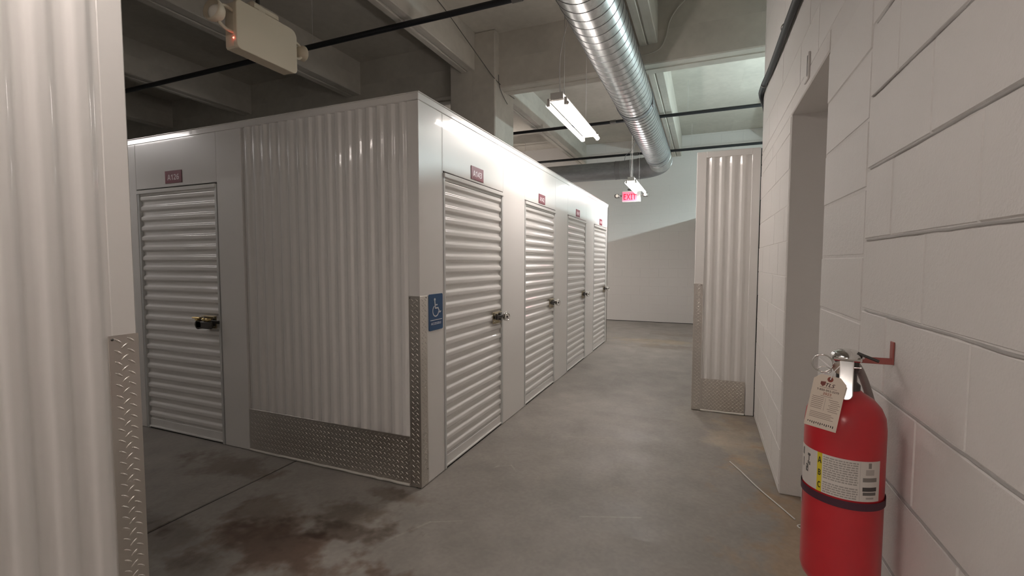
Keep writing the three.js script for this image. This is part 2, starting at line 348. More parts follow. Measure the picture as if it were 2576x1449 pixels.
// the near partition beside the camera
const near = setting('wall_near');
part('ribbed_panel', sheet(ribProfile(34, PITCH, 0.013, 0.024), 2.43, -0.03).rotateY(Math.PI / 2).translate(XL - 0.0015, 0.012, 2.13), M.panel, near);
part('corner_post', box(XL - 0.05, XL, 0.004, TOP, 0.797, 0.865, 0.004), M.panel, near);
part('side_panel', box(-9, XL - 0.05, 0.004, TOP, 0.825, 0.865, 0.002), M.panel, near);
part('top_trim', box(XL - T, XL + 0.004, 2.442, TOP, -2.2, 0.797, 0.003), M.panel, near);
part('rear_panel', box(XL - T, XL, 0.004, TOP, -8.0, -2.13, 0.002), M.panel, near);
// the pier at the end of the right wall
const pier = setting('wall_pier');
part('ribbed_panel', sheet(ribProfile(4, 0.0875, 0.013, 0.024, 0.012, 0.022), 2.43, -0.03).translate(0.003, 0.012, -ZP - 0.014), M.panel, pier);
part('corner_post', box(-0.083, 0.002, 0.004, TOP + 0.008, ZP, ZP + 0.05, 0.004), M.panel, pier);
part('corner_post', box(0.387, XR - 0.005, 0.004, TOP + 0.008, ZP, ZP + 0.05, 0.004), M.panel, pier);
part('top_trim', box(0.001, 0.388, 2.44, TOP + 0.007, ZP - 0.004, ZP + 0.05, 0.003), M.panel, pier);
part('side_panel', box(-0.083, -0.045, 0.004, TOP + 0.008, ZP + 0.05, 11.5, 0.002), M.panel, pier);
part('rear_panel', box(1.36, 1.4, 0.004, TOP + 0.008, ZP + 0.05, 11.5, 0.002), M.panel, pier);
part('edge_gap', box(XR - 0.005, XR + 0.02, 0.004, TOP, ZP + 0.008, ZP + 0.05, 0.001), M.gap, pier);

// ------------------------------------------------------------------ roll-up doors
function makeDoor(name, label) {
  const t = thing(name, label, 'door', 0, 0, 0, 0, 'roll-up doors of the storage units'), P = 0.0845, n = 23, w = DW - 0.05;
  // one slat of the curtain: valley, rise, crown, fall
  const prof = rounded([[0, 0], [0.016, 0], [0.028, 0.015], [0.056, 0.015], [0.069, 0], [P, 0]], 0.006, 3);
  const g = sheet(prof, w, -0.004).rotateZ(-Math.PI / 2);        // x along the door, y = profile up (after the mirror below)
  // after rotateZ(-90): x' = y, y' = -x  -> flip up
  const p = g.attributes.position, q = g.attributes.normal;
  for (let i = 0; i < p.count; i++) { p.setY(i, -p.getY(i)); q.setY(i, -q.getY(i)); p.setX(i, p.getX(i) - w / 2); }
  for (let i = 0; i < p.count; i += 3) for (const a of [p, q, g.attributes.uv]) { const s = a.itemSize, b = a.array; for (let k = 0; k < s; k++) { const h = b[(i + 1) * s + k]; b[(i + 1) * s + k] = b[(i + 2) * s + k]; b[(i + 2) * s + k] = h; } }
  for (let k = 0; k < n; k++) { const m = part('slat', g, M.slat, t); m.position.set(0, 2.0 - 0.0585 + 0.002 - P * k - 0.0, -0.022); }
  part('bottom_bar', [cbox(w, 0.076, 0.016, 0.004).translate(0, 0.051, -0.02), cbox(w, 0.014, 0.034, 0.003).translate(0, 0.018, -0.018)], M.slat, t);
  part('bottom_seal', cbox(w, 0.012, 0.02, 0.002).translate(0, 0.006, -0.02), M.gap, t);
  for (const s of [-1, 1]) part('guide', [cbox(0.022, DH - 0.006, 0.012, 0.002).translate(s * (DW / 2 - 0.014), DH / 2, -0.004), cbox(0.006, DH - 0.006, 0.03, 0.001).translate(s * (DW / 2 - 0.024), DH / 2, -0.016)], M.guide, t);
  part('header_rail', [cbox(DW - 0.01, 0.03, 0.02, 0.003).translate(0, DH - 0.018, 0.002), cbox(DW - 0.01, 0.04, 0.008, 0.002).translate(0, DH - 0.03, -0.012)], M.slat, t);
  part('opening_gap', [cbox(DW + 0.004, 0.01, 0.004, 0.001).translate(0, DH + 0.003, -0.03), cbox(0.006, DH, 0.004, 0.001).translate(-DW / 2 + 0.001, DH / 2, -0.03), cbox(0.006, DH, 0.004, 0.001).translate(DW / 2 - 0.001, DH / 2, -0.03), cbox(DW, 2.04, 0.003, 0.001).translate(0, 1.02, -0.032)], M.gap, t);
  const latch = part('latch', [cbox(0.15, 0.1, 0.004, 0.001).translate(0.37, 0.975, -0.003), cbox(0.15, 0.004, 0.022, 0.001).translate(0.37, 1.02, 0.008), cbox(0.12, 0.004, 0.022, 0.001).translate(0.37, 0.93, 0.008)], M.zinc, t);
  part('bolt', [cbox(0.19, 0.026, 0.008, 0.002).translate(0.4, 0.978, 0.012), cbox(0.018, 0.05, 0.014, 0.003).translate(0.335, 0.985, 0.018), cbox(0.024, 0.06, 0.006, 0.002).translate(0.43, 0.975, 0.006)], M.darkMetal, latch);
  for (const [x, y] of [[-0.05, 0.035], [0.05, 0.035], [-0.05, -0.03], [0.05, -0.03]]) part('rivet', new THREE.SphereGeometry(0.005, 8, 6).translate(0.37 + x, 0.975 + y, 0), M.guide, latch);
  return t;
}
const door0 = makeDoor('roll_up_door', 'white ribbed roll-up door below the maroon A143 sign, beside the blue accessible sign');
const doorLabels = [door0.userData.label,
  'white ribbed roll-up door below the maroon A142 sign, second along the corridor',
  'white ribbed roll-up door, third along the corridor, just past the A142 door',
  'last white roll-up door along the corridor, at the far corner of the units'];
const doors = doorZ.map((z, i) => {
  const d = i ? door0.clone() : door0;
  if (i) { d.name = numbered('roll_up_door'); scene.add(d); }
  d.userData = { ...door0.userData, label: doorLabels[i] };
  d.position.set(XL, 0, -(z + DW / 2)); d.rotation.y = Math.PI / 2;
  return d;
});
const doorA = door0.clone(); doorA.name = numbered('roll_up_door'); scene.add(doorA);
doorA.userData = { ...door0.userData, label: 'white ribbed roll-up door below the maroon A126 sign, across the side aisle' };
doorA.position.set(-3.975, 0, -ZC); doorA.rotation.y = 0;

// padlocks hang on the latches
function makePadlock(label) {
  const t = thing('padlock', label, 'padlock', 0, 0, 0, 0, 'padlocks on the roll-up doors');
  const body = new THREE.CylinderGeometry(0.034, 0.034, 0.022, 32).rotateX(Math.PI / 2);
  part('body', [body, new THREE.TorusGeometry(0.031, 0.005, 10, 32).translate(0, 0, 0.011), new THREE.TorusGeometry(0.031, 0.005, 10, 32).translate(0, 0, -0.011)], M.chrome, t);
  part('shackle', new THREE.TorusGeometry(0.016, 0.0045, 10, 20, Math.PI).translate(0, 0.026, 0), M.chrome, t);
  part('keyhole', [new THREE.CylinderGeometry(0.009, 0.009, 0.003, 16).rotateX(Math.PI / 2).translate(0, 0, 0.0125)], M.darkMetal, t);
  return t;
}
const lockLabels = ['round chrome padlock on the latch of the A143 door', 'round chrome padlock on the latch of the A142 door', 'round padlock on the third door along the corridor', 'round padlock on the last door along the corridor'];
let lock0;
doorZ.forEach((z, i) => {
  const l = i ? lock0.clone() : (lock0 = makePadlock(lockLabels[0]));
  if (i) { l.name = numbered('padlock'); scene.add(l); }
  l.userData = { ...lock0.userData, label: lockLabels[i] };
  l.position.set(XL + 0.044, 0.972, -(z + DW / 2 + 0.475)); l.rotation.y = Math.PI / 2 - 0.35;
});
{
  const t = thing('padlock', 'dark padlock with bright brass top on the latch of the A126 door', 'padlock', -3.6, 0.97, ZC - 0.048, 0);
  part('body', [cbox(0.17, 0.062, 0.03, 0.012).translate(-0.0, -0.012, 0), new THREE.CylinderGeometry(0.036, 0.036, 0.03, 24).rotateX(Math.PI / 2).translate(-0.055, -0.012, 0)], M.darkMetal, t);
  part('brass_cap', [cbox(0.09, 0.012, 0.034, 0.003).translate(-0.075, 0.04, 0.002), cbox(0.03, 0.02, 0.034, 0.003).translate(-0.07, 0.03, 0.002), cbox(0.026, 0.02, 0.034, 0.003).translate(0.012, 0.032, 0.002), cbox(0.026, 0.02, 0.034, 0.003).translate(0.047, 0.03, 0.002)], M.brass, t);
}

// ------------------------------------------------------------------ number signs
function numberSign(text, label, x, y, z, turn) {
  const t = thing('unit_sign', label, 'sign', x, y, z, turn, 'maroon unit number signs');
  part('plate', cbox(0.208, 0.1, 0.003, 0.001), M.maroon, t);
  const face = canvasTexture(416, 200, (g, w, h) => {
    g.fillStyle = '#7c2536'; g.fillRect(0, 0, w, h);
    g.fillStyle = '#e6d3d6'; g.font = 'bold 128px sans-serif'; g.textAlign = 'center'; g.textBaseline = 'middle';
    g.save(); g.translate(w / 2, h / 2 + 6); g.scale(1.02, 1); g.fillText(text, 0, 0); g.restore();
  });
  part('number_print', new THREE.PlaneGeometry(0.205, 0.097).translate(0, 0, 0.0017), std({ map: face, roughness: 0.45 }), t);
}
const signTexts = [['A143', 'maroon number sign reading A143 above the first corridor door'], ['A142', 'maroon number sign reading A142 above the second corridor door'],
  ['A141', 'small maroon number sign above the third corridor door'], ['A140', 'tiny maroon number sign above the last corridor door']];
signTexts.forEach(([s, l], i) => numberSign(s, l, XL + 0.003, 2.127, doorZ[i] + 0.505, Math.PI / 2));
numberSign('A126', 'maroon number sign reading A126 across the side aisle', -3.98, 2.138, ZC - 0.003, 0);

// accessible sign
{
  const t = thing('accessible_sign', 'blue sign with white wheelchair symbol and the word ACCESSIBLE', 'sign', XL + 0.003, 1.121, 2.598, Math.PI / 2);
  const w = 0.168, h = 0.238, r = 0.012, s = new THREE.Shape();
  s.moveTo(-w / 2 + r, -h / 2); s.lineTo(w / 2 - r, -h / 2); s.quadraticCurveTo(w / 2, -h / 2, w / 2, -h / 2 + r); s.lineTo(w / 2, h / 2 - r); s.quadraticCurveTo(w / 2, h / 2, w / 2 - r, h / 2);
  s.lineTo(-w / 2 + r, h / 2); s.quadraticCurveTo(-w / 2, h / 2, -w / 2, h / 2 - r); s.lineTo(-w / 2, -h / 2 + r); s.quadraticCurveTo(-w / 2, -h / 2, -w / 2 + r, -h / 2);
  const blue = std({ color: lin(0.012, 0.075, 0.2), roughness: 0.4 }), ink = std({ color: lin(0.72, 0.74, 0.78), roughness: 0.4 });
  part('plate', new THREE.ExtrudeGeometry(s, { depth: 0.003, bevelEnabled: true, bevelSize: 0.0006, bevelThickness: 0.0006, bevelSegments: 1 }).translate(0, 0, -0.0015), blue, t);
  const z = 0.0025, bar = (x0, y0, x1, y1, wd) => { const l = Math.hypot(x1 - x0, y1 - y0); return cbox(l + wd * 0.6, wd, 0.0012, 0.0003).rotateZ(Math.atan2(y1 - y0, x1 - x0)).translate((x0 + x1) / 2, (y0 + y1) / 2, z); };
  part('wheelchair_symbol', [new THREE.CylinderGeometry(0.0095, 0.0095, 0.0012, 20).rotateX(Math.PI / 2).translate(-0.016, 0.083, z), bar(-0.016, 0.072, -0.01, 0.026, 0.011), bar(-0.012, 0.047, 0.014, 0.047, 0.008), bar(-0.01, 0.026, 0.024, 0.026, 0.01), bar(0.024, 0.026, 0.043, -0.006, 0.009), bar(0.043, -0.006, 0.058, 0.001, 0.008),
    new THREE.RingGeometry(0.032, 0.0395, 36, 1, 118 * D, 232 * D).translate(-0.006, 0.008, z + 0.0006)], ink, t);
  part('divider_line', cbox(0.145, 0.004, 0.0012, 0.0003).translate(0, -0.052, z), ink, t);
  const f = canvasTexture(512, 96, (g, W, H) => { g.fillStyle = '#1d4170'; g.fillRect(0, 0, W, H); g.fillStyle = '#d5dbe4'; g.font = 'bold 74px sans-serif'; g.textAlign = 'center'; g.textBaseline = 'middle'; g.save(); g.translate(W / 2, H / 2 + 3); g.scale(1.02, 1); g.fillText('ACCESSIBLE', 0, 0); g.restore(); });
  part('lettering', new THREE.PlaneGeometry(0.15, 0.028).translate(0, -0.074, 0.0024), std({ map: f, roughness: 0.4 }), t);
}

// ------------------------------------------------------------------ tread plate: corner guards and kick plates
const lug = (() => { const g = new THREE.SphereGeometry(1, 8, 3, 0, Math.PI * 2, 0, Math.PI / 2).rotateX(Math.PI / 2).scale(0.0128, 0.0034, 0.0023); return clean(g); })();
function lugs(w, h, x0 = 0, y0 = 0) {       // raised lugs in alternating slant over a w x h plate in the plane z = 0
  const p = 0.0345, list = [];
  for (let j = 0; (j + 0.5) * p / 2 < h - 0.006; j++) for (let i = 0; i * p < w; i++) {
    const x = (i + (j % 2 ? 0.75 : 0.25)) * p, y = (j + 0.6) * p / 2 + 0.004;
    if (x > w - 0.01 || x < 0.01 || y > h - 0.01) continue;
    list.push(lug.clone().rotateZ((j % 2 ? -1 : 1) * 38 * D).translate(x0 + x, y0 + y, 0));
  }
  return list;
}
const guards = [];
function cornerGuard(label, x, z, turn, a, b, h, y0 = 0.006) {      // a leg along -x facing +z, b leg along -z facing +x, corner at the origin
  const t = thing('corner_guard', label, 'guard', x, y0, z, turn, 'diamond plate corner guards');
  part('angle', [cbox(a, h, 0.002, 0.0006).translate(-a / 2 + 0.002, h / 2, 0.001), cbox(0.002, h, b, 0.0006).translate(0.001, h / 2, -b / 2)], M.plate, t);
  const l = [...lugs(a, h, -a, 0).map((g) => g.translate(0, 0, 0.002)), ...lugs(b, h).map((g) => g.rotateY(Math.PI / 2).translate(0.002, 0, 0))];
  part('tread_lugs', l, M.plate, t, { kind: 'stuff' });
  part('screw', [[-a + 0.012, h - 0.012], [-a + 0.012, 0.1]].map(([u, v]) => new THREE.SphereGeometry(0.004, 8, 6).translate(u, v, 0.002)).concat([[h - 0.012], [0.1]].map(([v]) => new THREE.SphereGeometry(0.004, 8, 6).translate(0.002, v, -b + 0.012))), M.darkMetal, t);
  return t;
}
cornerGuard('diamond plate corner guard on the units\' corner beside the blue accessible sign', XL, ZC, 0, 0.084, 0.079, 1.23);
cornerGuard('diamond plate corner guard on the pier at the end of the block wall', -0.083, ZP, -Math.PI / 2, 0.08, 0.078, 1.238);
cornerGuard('large diamond plate corner guard on the ribbed partition closest to the camera', XL, 0.866, Math.PI / 2, 0.08, 0.075, 1.222);
function kickPlate(label, x, z, w, y0, y1) {
  const t = thing('kick_plate', label, 'kick plate', x, y0, z, 0), h = y1 - y0;
  part('plate', cbox(w, h, 0.002, 0.0006).translate(w / 2, h / 2, 0.001), M.plate, t);
  part('tread_lugs', lugs(w, h).map((g) => g.translate(0, 0, 0.002)), M.plate, t, { kind: 'stuff' });
  const n = Math.ceil(w / 0.05), pts = []; for (let i = 0; i <= n; i++) pts.push(new THREE.Vector3(w * i / n, -0.006 + rr(-0.0015, 0.0015), 0.004 + rr(-0.002, 0.002)));
  part('caulk_bead', tube(pts, 0.0085, n * 3, 6), M.caulk, t);
}
kickPlate('long diamond plate kick plate under the ribbed partition facing the aisle', -3.186, ZC - 0.0005, 1.468, 0.018, 0.33);
kickPlate('short diamond plate kick plate at the foot of the ribbed pier', -0.004, ZP - 0.0005, 0.384, 0.016, 0.322);

// ------------------------------------------------------------------ fluorescent fixtures
function fixture(L, label) {
  const t = thing('strip_light', label, 'light', L.x, L.y, L.z, L.across ? Math.PI / 2 : 0), len = 1.18;
  const tube1 = std({ color: lin(0.9, 0.9, 0.9), emissive: lin(...L.tint), emissiveIntensity: L.power, roughness: 0.5 });
  part('housing', [cbox(0.1, 0.05, len, 0.004).translate(0, 0.062, 0), cbox(0.122, 0.006, len - 0.03, 0.002).translate(0, 0.034, 0)], M.white, t);
  for (const s of [-1, 1]) {
    part('tube', [new THREE.CylinderGeometry(0.019, 0.019, len - 0.05, 20).rotateX(Math.PI / 2).translate(s * 0.078, 0.008, 0)], tube1, t);
    for (const e of [-1, 1]) part('lamp_holder', [cbox(0.024, 0.06, 0.014, 0.003).translate(s * 0.07, 0.022, e * (len / 2 - 0.012)), new THREE.CylinderGeometry(0.017, 0.017, 0.02, 16).rotateX(Math.PI / 2).translate(s * 0.078, 0.008, e * (len / 2 - 0.03))], M.white, t);
  }
  if (L.hood) part('reflector', [-1, 1].map((s) => cbox(0.15, 0.003, len, 0.001).rotateZ(-s * 32 * D).translate(s * 0.108, 0.05, 0)), M.white, t);
  for (const e of [-1, 1]) part('end_cap', cbox(0.104, 0.056, 0.004, 0.001).translate(0, 0.062, e * len / 2), M.whitePaint, t);
  const up = SLAB - L.y;
  for (const e of [-1, 1]) part('suspension_wire', tube([new THREE.Vector3(0, 0.085, e * 0.38), new THREE.Vector3(0, up, e * 0.38)], 0.0025, 1, 6), M.greyWire, t);
  part('power_cord', tube([[-0.04, 0.09, 0.36], [-0.055, 0.45, 0.33], [-0.03, 0.64, 0.31], [0.0, 0.73, 0.32], [0.005, 1.1, 0.34], [0, up, 0.36]].map((p) => new THREE.Vector3(...p)), 0.004, 40, 6), M.greyWire, t);
  // the light of the two tubes: down and to both sides, just outside the glowing glass
  const down = new THREE.RectAreaLight(new THREE.Color().setRGB(...L.tint), L.power * 0.5, 0.17, len - 0.06);
  down.position.set(0, -0.012, 0); down.rotation.x = -Math.PI / 2; down.name = 'tube_light'; t.add(down);
  for (const s of [-1, 1]) { const a = new THREE.RectAreaLight(new THREE.Color().setRGB(...L.tint), L.power * 0.3, len - 0.06, 0.033); a.position.set(s * 0.1, 0.006, 0); a.lookAt(0, 0, 0); a.rotation.set(0, -s * Math.PI / 2, 0); a.name = 'tube_light'; t.add(a); }
  return t;
}
fixture(LAMPS[0], 'bright two-tube fluorescent light hanging in mid corridor before the long duct');
fixture(LAMPS[1], 'glaring fluorescent light just in front of the red EXIT sign');
fixture(LAMPS[2], 'fluorescent corridor light above and behind the viewer, outside the picture');
fixture(LAMPS[3], 'fluorescent light over the side aisle, hidden by the nearest ribbed partition');
fixture(LAMPS[6], 'fluorescent corridor light far behind the viewer, outside the picture');
fixture(LAMPS[5], 'fluorescent light over the far aisle, hidden by the row of units');
fixture(LAMPS[4], 'cool fluorescent light beyond the pier, hidden by the block wall');

// ------------------------------------------------------------------ spiral duct
{
  const t = thing('spiral_duct', 'large galvanized spiral duct running along under the ceiling to an elbow', 'duct'), cx = -0.845, cy = 3.46, R = 0.22, z0 = -7.9, z1 = 9.66;
  const cyl = (a, b, r0, r1 = r0) => { const g = new THREE.CylinderGeometry(r1, r0, b - a, 64, 1, true).rotateX(-Math.PI / 2).translate(cx, cy, -(a + b) / 2); const u = g.attributes.uv; for (let i = 0; i < u.count; i++) u.setXY(i, u.getX(i) * 1.38, u.getY(i) * (b - a)); return g; };
  part('duct_section', cyl(z0, 6.0, R), M.galv, t);
  part('duct_section', cyl(6.0, z1, R - 0.002), M.galv, t);
  class Helix extends THREE.Curve { constructor(a, b, pitch) { super(); this.a = a; this.b = b; this.n = (b - a) / pitch; } getPoint(s, o = new THREE.Vector3()) { const th = s * this.n * Math.PI * 2; return o.set(cx + Math.cos(th) * (R + 0.0005), cy + Math.sin(th) * (R + 0.0005), -(this.a + (this.b - this.a) * s)); } }
  part('spiral_seam', [new THREE.TubeGeometry(new Helix(1.5, 5.94, 0.125), 36 * 40, 0.0034, 5), new THREE.TubeGeometry(new Helix(6.06, 9.18, 0.125), 25 * 40, 0.0034, 5)], M.seam, t);
  part('collar', [cyl(5.95, 6.05, R + 0.004), new THREE.TorusGeometry(R + 0.004, 0.006, 8, 64).translate(cx, cy, -5.95), new THREE.TorusGeometry(R + 0.004, 0.006, 8, 64).translate(cx, cy, -6.05), cbox(0.03, 0.07, 0.11, 0.004).translate(cx + R * 0.985, cy - 0.05, -6.0)], M.galvDull, t);
  part('collar', [cyl(9.2, 9.66, R + 0.003), new THREE.TorusGeometry(R + 0.003, 0.006, 8, 64).translate(cx, cy, -9.2), new THREE.TorusGeometry(R + 0.003, 0.006, 8, 64).translate(cx, cy, -9.66)], M.galv, t);
  class Bend extends THREE.Curve { getPoint(s, o = new THREE.Vector3()) { const a = s * Math.PI / 2, B = 0.46; return o.set(cx - B + Math.cos(a) * B, cy - 0.035 * s, -(9.66 + Math.sin(a) * B)); } }
  part('elbow', new THREE.TubeGeometry(new Bend(), 16, R - 0.004, 48), M.galvDull, t);
  const zx = 9.66 + 0.46, yb = cy - 0.035;
  const side = (xa, xb, ra, rb) => new THREE.CylinderGeometry(ra, rb, xa - xb, 48, 1, true).rotateZ(-Math.PI / 2).translate((xa + xb) / 2, yb, -zx);
  part('reducer', side(-1.3, -1.72, R - 0.004, 0.19), M.galvDull, t);
  part('collar', [side(-1.7, -1.8, 0.194, 0.194), new THREE.TorusGeometry(0.194, 0.006, 8, 48).rotateY(Math.PI / 2).translate(-1.8, yb, -zx), side(-1.28, -1.34, R, R)], M.seam, t);
  part('branch_section', side(-1.78, -6.5, 0.19, 0.19), M.galvDull, t);
  for (const z of [3.0, 8.9]) part('hanger_strap', [new THREE.TorusGeometry(R + 0.004, 0.0035, 6, 64).scale(1, 1, 4).translate(cx, cy, -z), tube([V(cx - R - 0.003, cy, z), V(cx - R - 0.003, SLAB, z)], 0.003, 1, 6), tube([V(cx + R + 0.003, cy, z), V(cx + R + 0.003, JOIST, z)], 0.003, 1, 6)], M.galvDull, t);
  part('hanger_strap', [tube([V(-1.62, yb + 0.19, zx), V(-1.6, yb + 0.3, zx), V(-1.45, yb + 0.42, zx), V(-1.3, SLAB, zx)], 0.006, 16, 6)], M.seam, t);
}

// ------------------------------------------------------------------ sprinkler pipes
function pipe(label, z, y, r, x0, x1, couplings) {
  const t = thing('sprinkler_pipe', label, 'pipe', 0, 0, 0, 0, 'black sprinkler pipes under the joists');
  part('pipe_run', rod(V(x0, y, z), V(x1, y, z), r, 20), M.blackPipe, t);
  for (const x of couplings) part('coupling', rod(V(x - 0.05, y, z), V(x + 0.05, y, z), r + 0.007, 20), M.coupling, t);
  for (const x of [-4.1, -0.3]) part('hanger_rod', tube([V(x, y, z), V(x, SLAB, z)], 0.003, 1, 6), M.whitePaint, t);
}
pipe('thick black sprinkler pipe passing behind the emergency light, nearest of three', 4.02, 3.86, 0.029, -11.9, 0.46, [-4.62, -1.63]);
pipe('thin black sprinkler pipe crossing behind the middle of the duct', 8.1, 3.86, 0.027, -11.9, 4.9, [-1.5]);
pipe('thin black sprinkler pipe crossing just above the duct elbow', 10.65, 3.86, 0.027, -11.9, 4.9, [-1.45]);
{
  const t = thing('wall_conduit', 'thick black cable running high along the white block wall', 'cable');
  part('cable_run', tube([V(XR - 0.024, 2.8, -1), V(XR - 0.024, 2.83, 1.2), V(XR - 0.024, 2.865, 2.4), V(XR - 0.03, 2.885, 3.2), V(XR - 0.026, 2.925, 4.1), V(XR - 0.026, 2.968, 4.62), V(XR - 0.02, 2.955, 4.78), V(XR + 0.02, 2.86, 4.84), V(XR + 0.05, 2.72, 4.87)], 0.023, 120, 12), M.blackPipe, t);
  for (const z of [0.6, 2.0, 3.4, 4.5]) part('clip', new THREE.TorusGeometry(0.024, 0.002, 6, 20).scale(1, 1, 6).translate(XR - 0.026, 2.82 + 0.03 * z, -z), M.coupling, t);
}
{
  const t = thing('loose_cable', 'thin dark cable sagging from the joist to the concrete column', 'cable');
  part('cable_run', tube([V(-2.775, 4.36, 4.2), V(-2.76, 4.3, 4.6), V(-2.64, 4.05, 5.0), V(-2.515, 3.79, 5.4), V(-2.482, 3.74, 5.56), V(-2.48, 3.705, 5.78), V(-2.482, 3.715, 6.02)], 0.005, 60, 6), M.wire, t);
  part('cable_loop', tube([V(-2.487, 3.85, 5.5), V(-2.487, 3.73, 5.52), V(-2.485, 3.64, 5.62), V(-2.487, 3.57, 5.79)], 0.004, 30, 6), M.wire, t);
}
{
  const t = thing('painted_conduit', 'thin grey painted conduit bending down the concrete beam beside the duct', 'conduit');
  part('conduit_run', tube([V(-0.1, SLAB, 5.53), V(-0.25, 4.33, 5.535), V(-0.4, 4.16, 5.535), V(-0.45, 3.97, 5.535), V(-0.5, 3.86, 5.53), V(-0.6, 3.815, 5.53), V(-0.9, 3.8, 5.53)], 0.008, 60, 8), M.concrete, t);
}

// ------------------------------------------------------------------ exit sign
{
  const z = 8.78, t = thing('exit_sign', 'red glowing EXIT sign hanging at the end of the corridor', 'sign', -1.27, 2.665, z);
  part('housing', cbox(0.34, 0.21, 0.05, 0.008), std({ color: lin(0.42, 0.42, 0.4), roughness: 0.5 }), t);
  const f = canvasTexture(512, 320, (g, w, h) => { g.fillStyle = '#ff6a80'; g.fillRect(0, 0, w, h); g.fillStyle = '#d91535'; g.font = 'bold 285px sans-serif'; g.textAlign = 'center'; g.textBaseline = 'middle'; g.save(); g.translate(w / 2, h / 2 + 12); g.scale(0.78, 1); g.fillText('EXIT', 0, 0); g.restore(); });
  part('sign_face', new THREE.PlaneGeometry(0.26, 0.17).translate(-0.03, 0, 0.0257), std({ map: f, emissive: 0xffffff, emissiveMap: f, emissiveIntensity: 0.7, roughness: 0.4 }), t);
  const glow = new THREE.RectAreaLight(new THREE.Color().setRGB(1, 0.1, 0.2), 0.6, 0.26, 0.17); glow.position.set(-0.03, 0, 0.03); glow.rotation.y = Math.PI; glow.name = 'sign_light'; t.add(glow);
  part('canopy', cbox(0.11, 0.03, 0.08, 0.005).translate(-0.01, 0.127, 0), M.darkMetal, t);
  part('conduit', [rod(new THREE.Vector3(0, 0.13, 0), new THREE.Vector3(0, SLAB - 2.665, 0), 0.008, 10)], M.whitePaint, t);
  for (const s of [-1, 1]) { const h = part('lamp_head', [cbox(0.1, 0.07, 0.07, 0.015).translate(s * 0.255, 0.02, 0.01), cbox(0.04, 0.02, 0.03, 0.004).translate(s * 0.195, 0.02, 0)], M.coupling, t); part('lens', new THREE.CylinderGeometry(0.028, 0.028, 0.004, 20).rotateX(Math.PI / 2).translate(s * 0.255, 0.02, 0.047), M.lens, h); }
}

// ------------------------------------------------------------------ emergency light
{
  const x = -2.2, t = thing('emergency_light', 'cream emergency light with two lamp heads and a red indicator', 'light', x, 2.655, 1.85, Math.PI / 2);
  // local x runs down the corridor, local z faces the corridor
  const s = new THREE.Shape(), w = 0.366, h = 0.236, r = 0.026;
  s.moveTo(-w / 2 + r, -h / 2); s.lineTo(w / 2 - r, -h / 2); s.quadraticCurveTo(w / 2, -h / 2, w / 2, -h / 2 + r); s.lineTo(w / 2, h / 2 - r * 1.6); s.quadraticCurveTo(w / 2, h / 2, w / 2 - r * 1.6, h / 2); s.lineTo(-w / 2 + r, h / 2); s.quadraticCurveTo(-w / 2, h / 2, -w / 2, h / 2 - r); s.lineTo(-w / 2, -h / 2 + r); s.quadraticCurveTo(-w / 2, -h / 2, -w / 2 + r, -h / 2);
  part('front_cover', new THREE.ExtrudeGeometry(s, { depth: 0.02, bevelEnabled: true, bevelSize: 0.004, bevelThickness: 0.004, bevelSegments: 2 }).translate(0, 0, -0.022), M.cream, t);
  part('housing', cbox(w - 0.006, h - 0.006, 0.075, 0.008).translate(0, 0, -0.06), M.cream, t);
  part('mounting_bar', [cbox(0.18, 0.05, 0.05, 0.02).translate(0.03, 0.165, -0.07), cbox(0.05, 0.06, 0.03, 0.006).translate(0.0, 0.13, -0.06)], M.cream, t);
  part('stem', [rod(new THREE.Vector3(0.0, 0.15, -0.075), new THREE.Vector3(0.0, SLAB - 2.655, -0.075), 0.011, 12), new THREE.CylinderGeometry(0.05, 0.05, 0.03, 24).translate(0, SLAB - 2.655 - 0.015, -0.075)], M.darkMetal, t);
  part('indicator_lamp', new THREE.SphereGeometry(0.0045, 12, 8).translate(-w / 2 - 0.004, -0.072, -0.022), M.led, t);
  const red = new THREE.PointLight(new THREE.Color().setRGB(1, 0.1, 0.05), 0.001); red.position.set(-w / 2 - 0.004, -0.072, -0.022); red.shadow.radius = 0.2; red.name = 'indicator_light'; t.add(red);
  const bowl = lathe([[0, 0], [0.024, 0], [0.04, 0.012], [0.052, 0.035], [0.056, 0.055], [0.05, 0.06]], 32);
  for (const q of [-1, 1]) {
    const yz = q < 0 ? 0.015 : 0.03, k = q < 0 ? 1 : 0.78;
    const hd = part('lamp_head', bowl.clone().scale(k, k, k).rotateX(Math.PI / 2 * 0.9).rotateY(q * 1.5).translate(q * (w / 2 + 0.03 * k + 0.02), yz, -0.04), M.cream, t);
    part('lens', new THREE.SphereGeometry(0.047 * k, 24, 10, 0, Math.PI * 2, 0, 0.9).rotateX(Math.PI / 2 * 0.9).rotateY(q * 1.5).translate(q * (w / 2 + 0.03 * k + 0.035), yz - 0.002, -0.038), M.lens, hd);
    part('yoke', [tube([[0, 0.05], [0.4, 0.055], [0.75, 0.035], [0.85, 0]].map(([a, b]) => new THREE.Vector3(q * (w / 2 + a * 0.1 * k), yz + b * k, -0.03)), 0.0085, 20, 8), tube([[0, -0.055], [0.4, -0.055], [0.75, -0.035], [0.85, 0]].map(([a, b]) => new THREE.Vector3(q * (w / 2 + a * 0.1 * k), yz + b * k, -0.03)), 0.0085, 20, 8)], M.cream, t);
  }
}

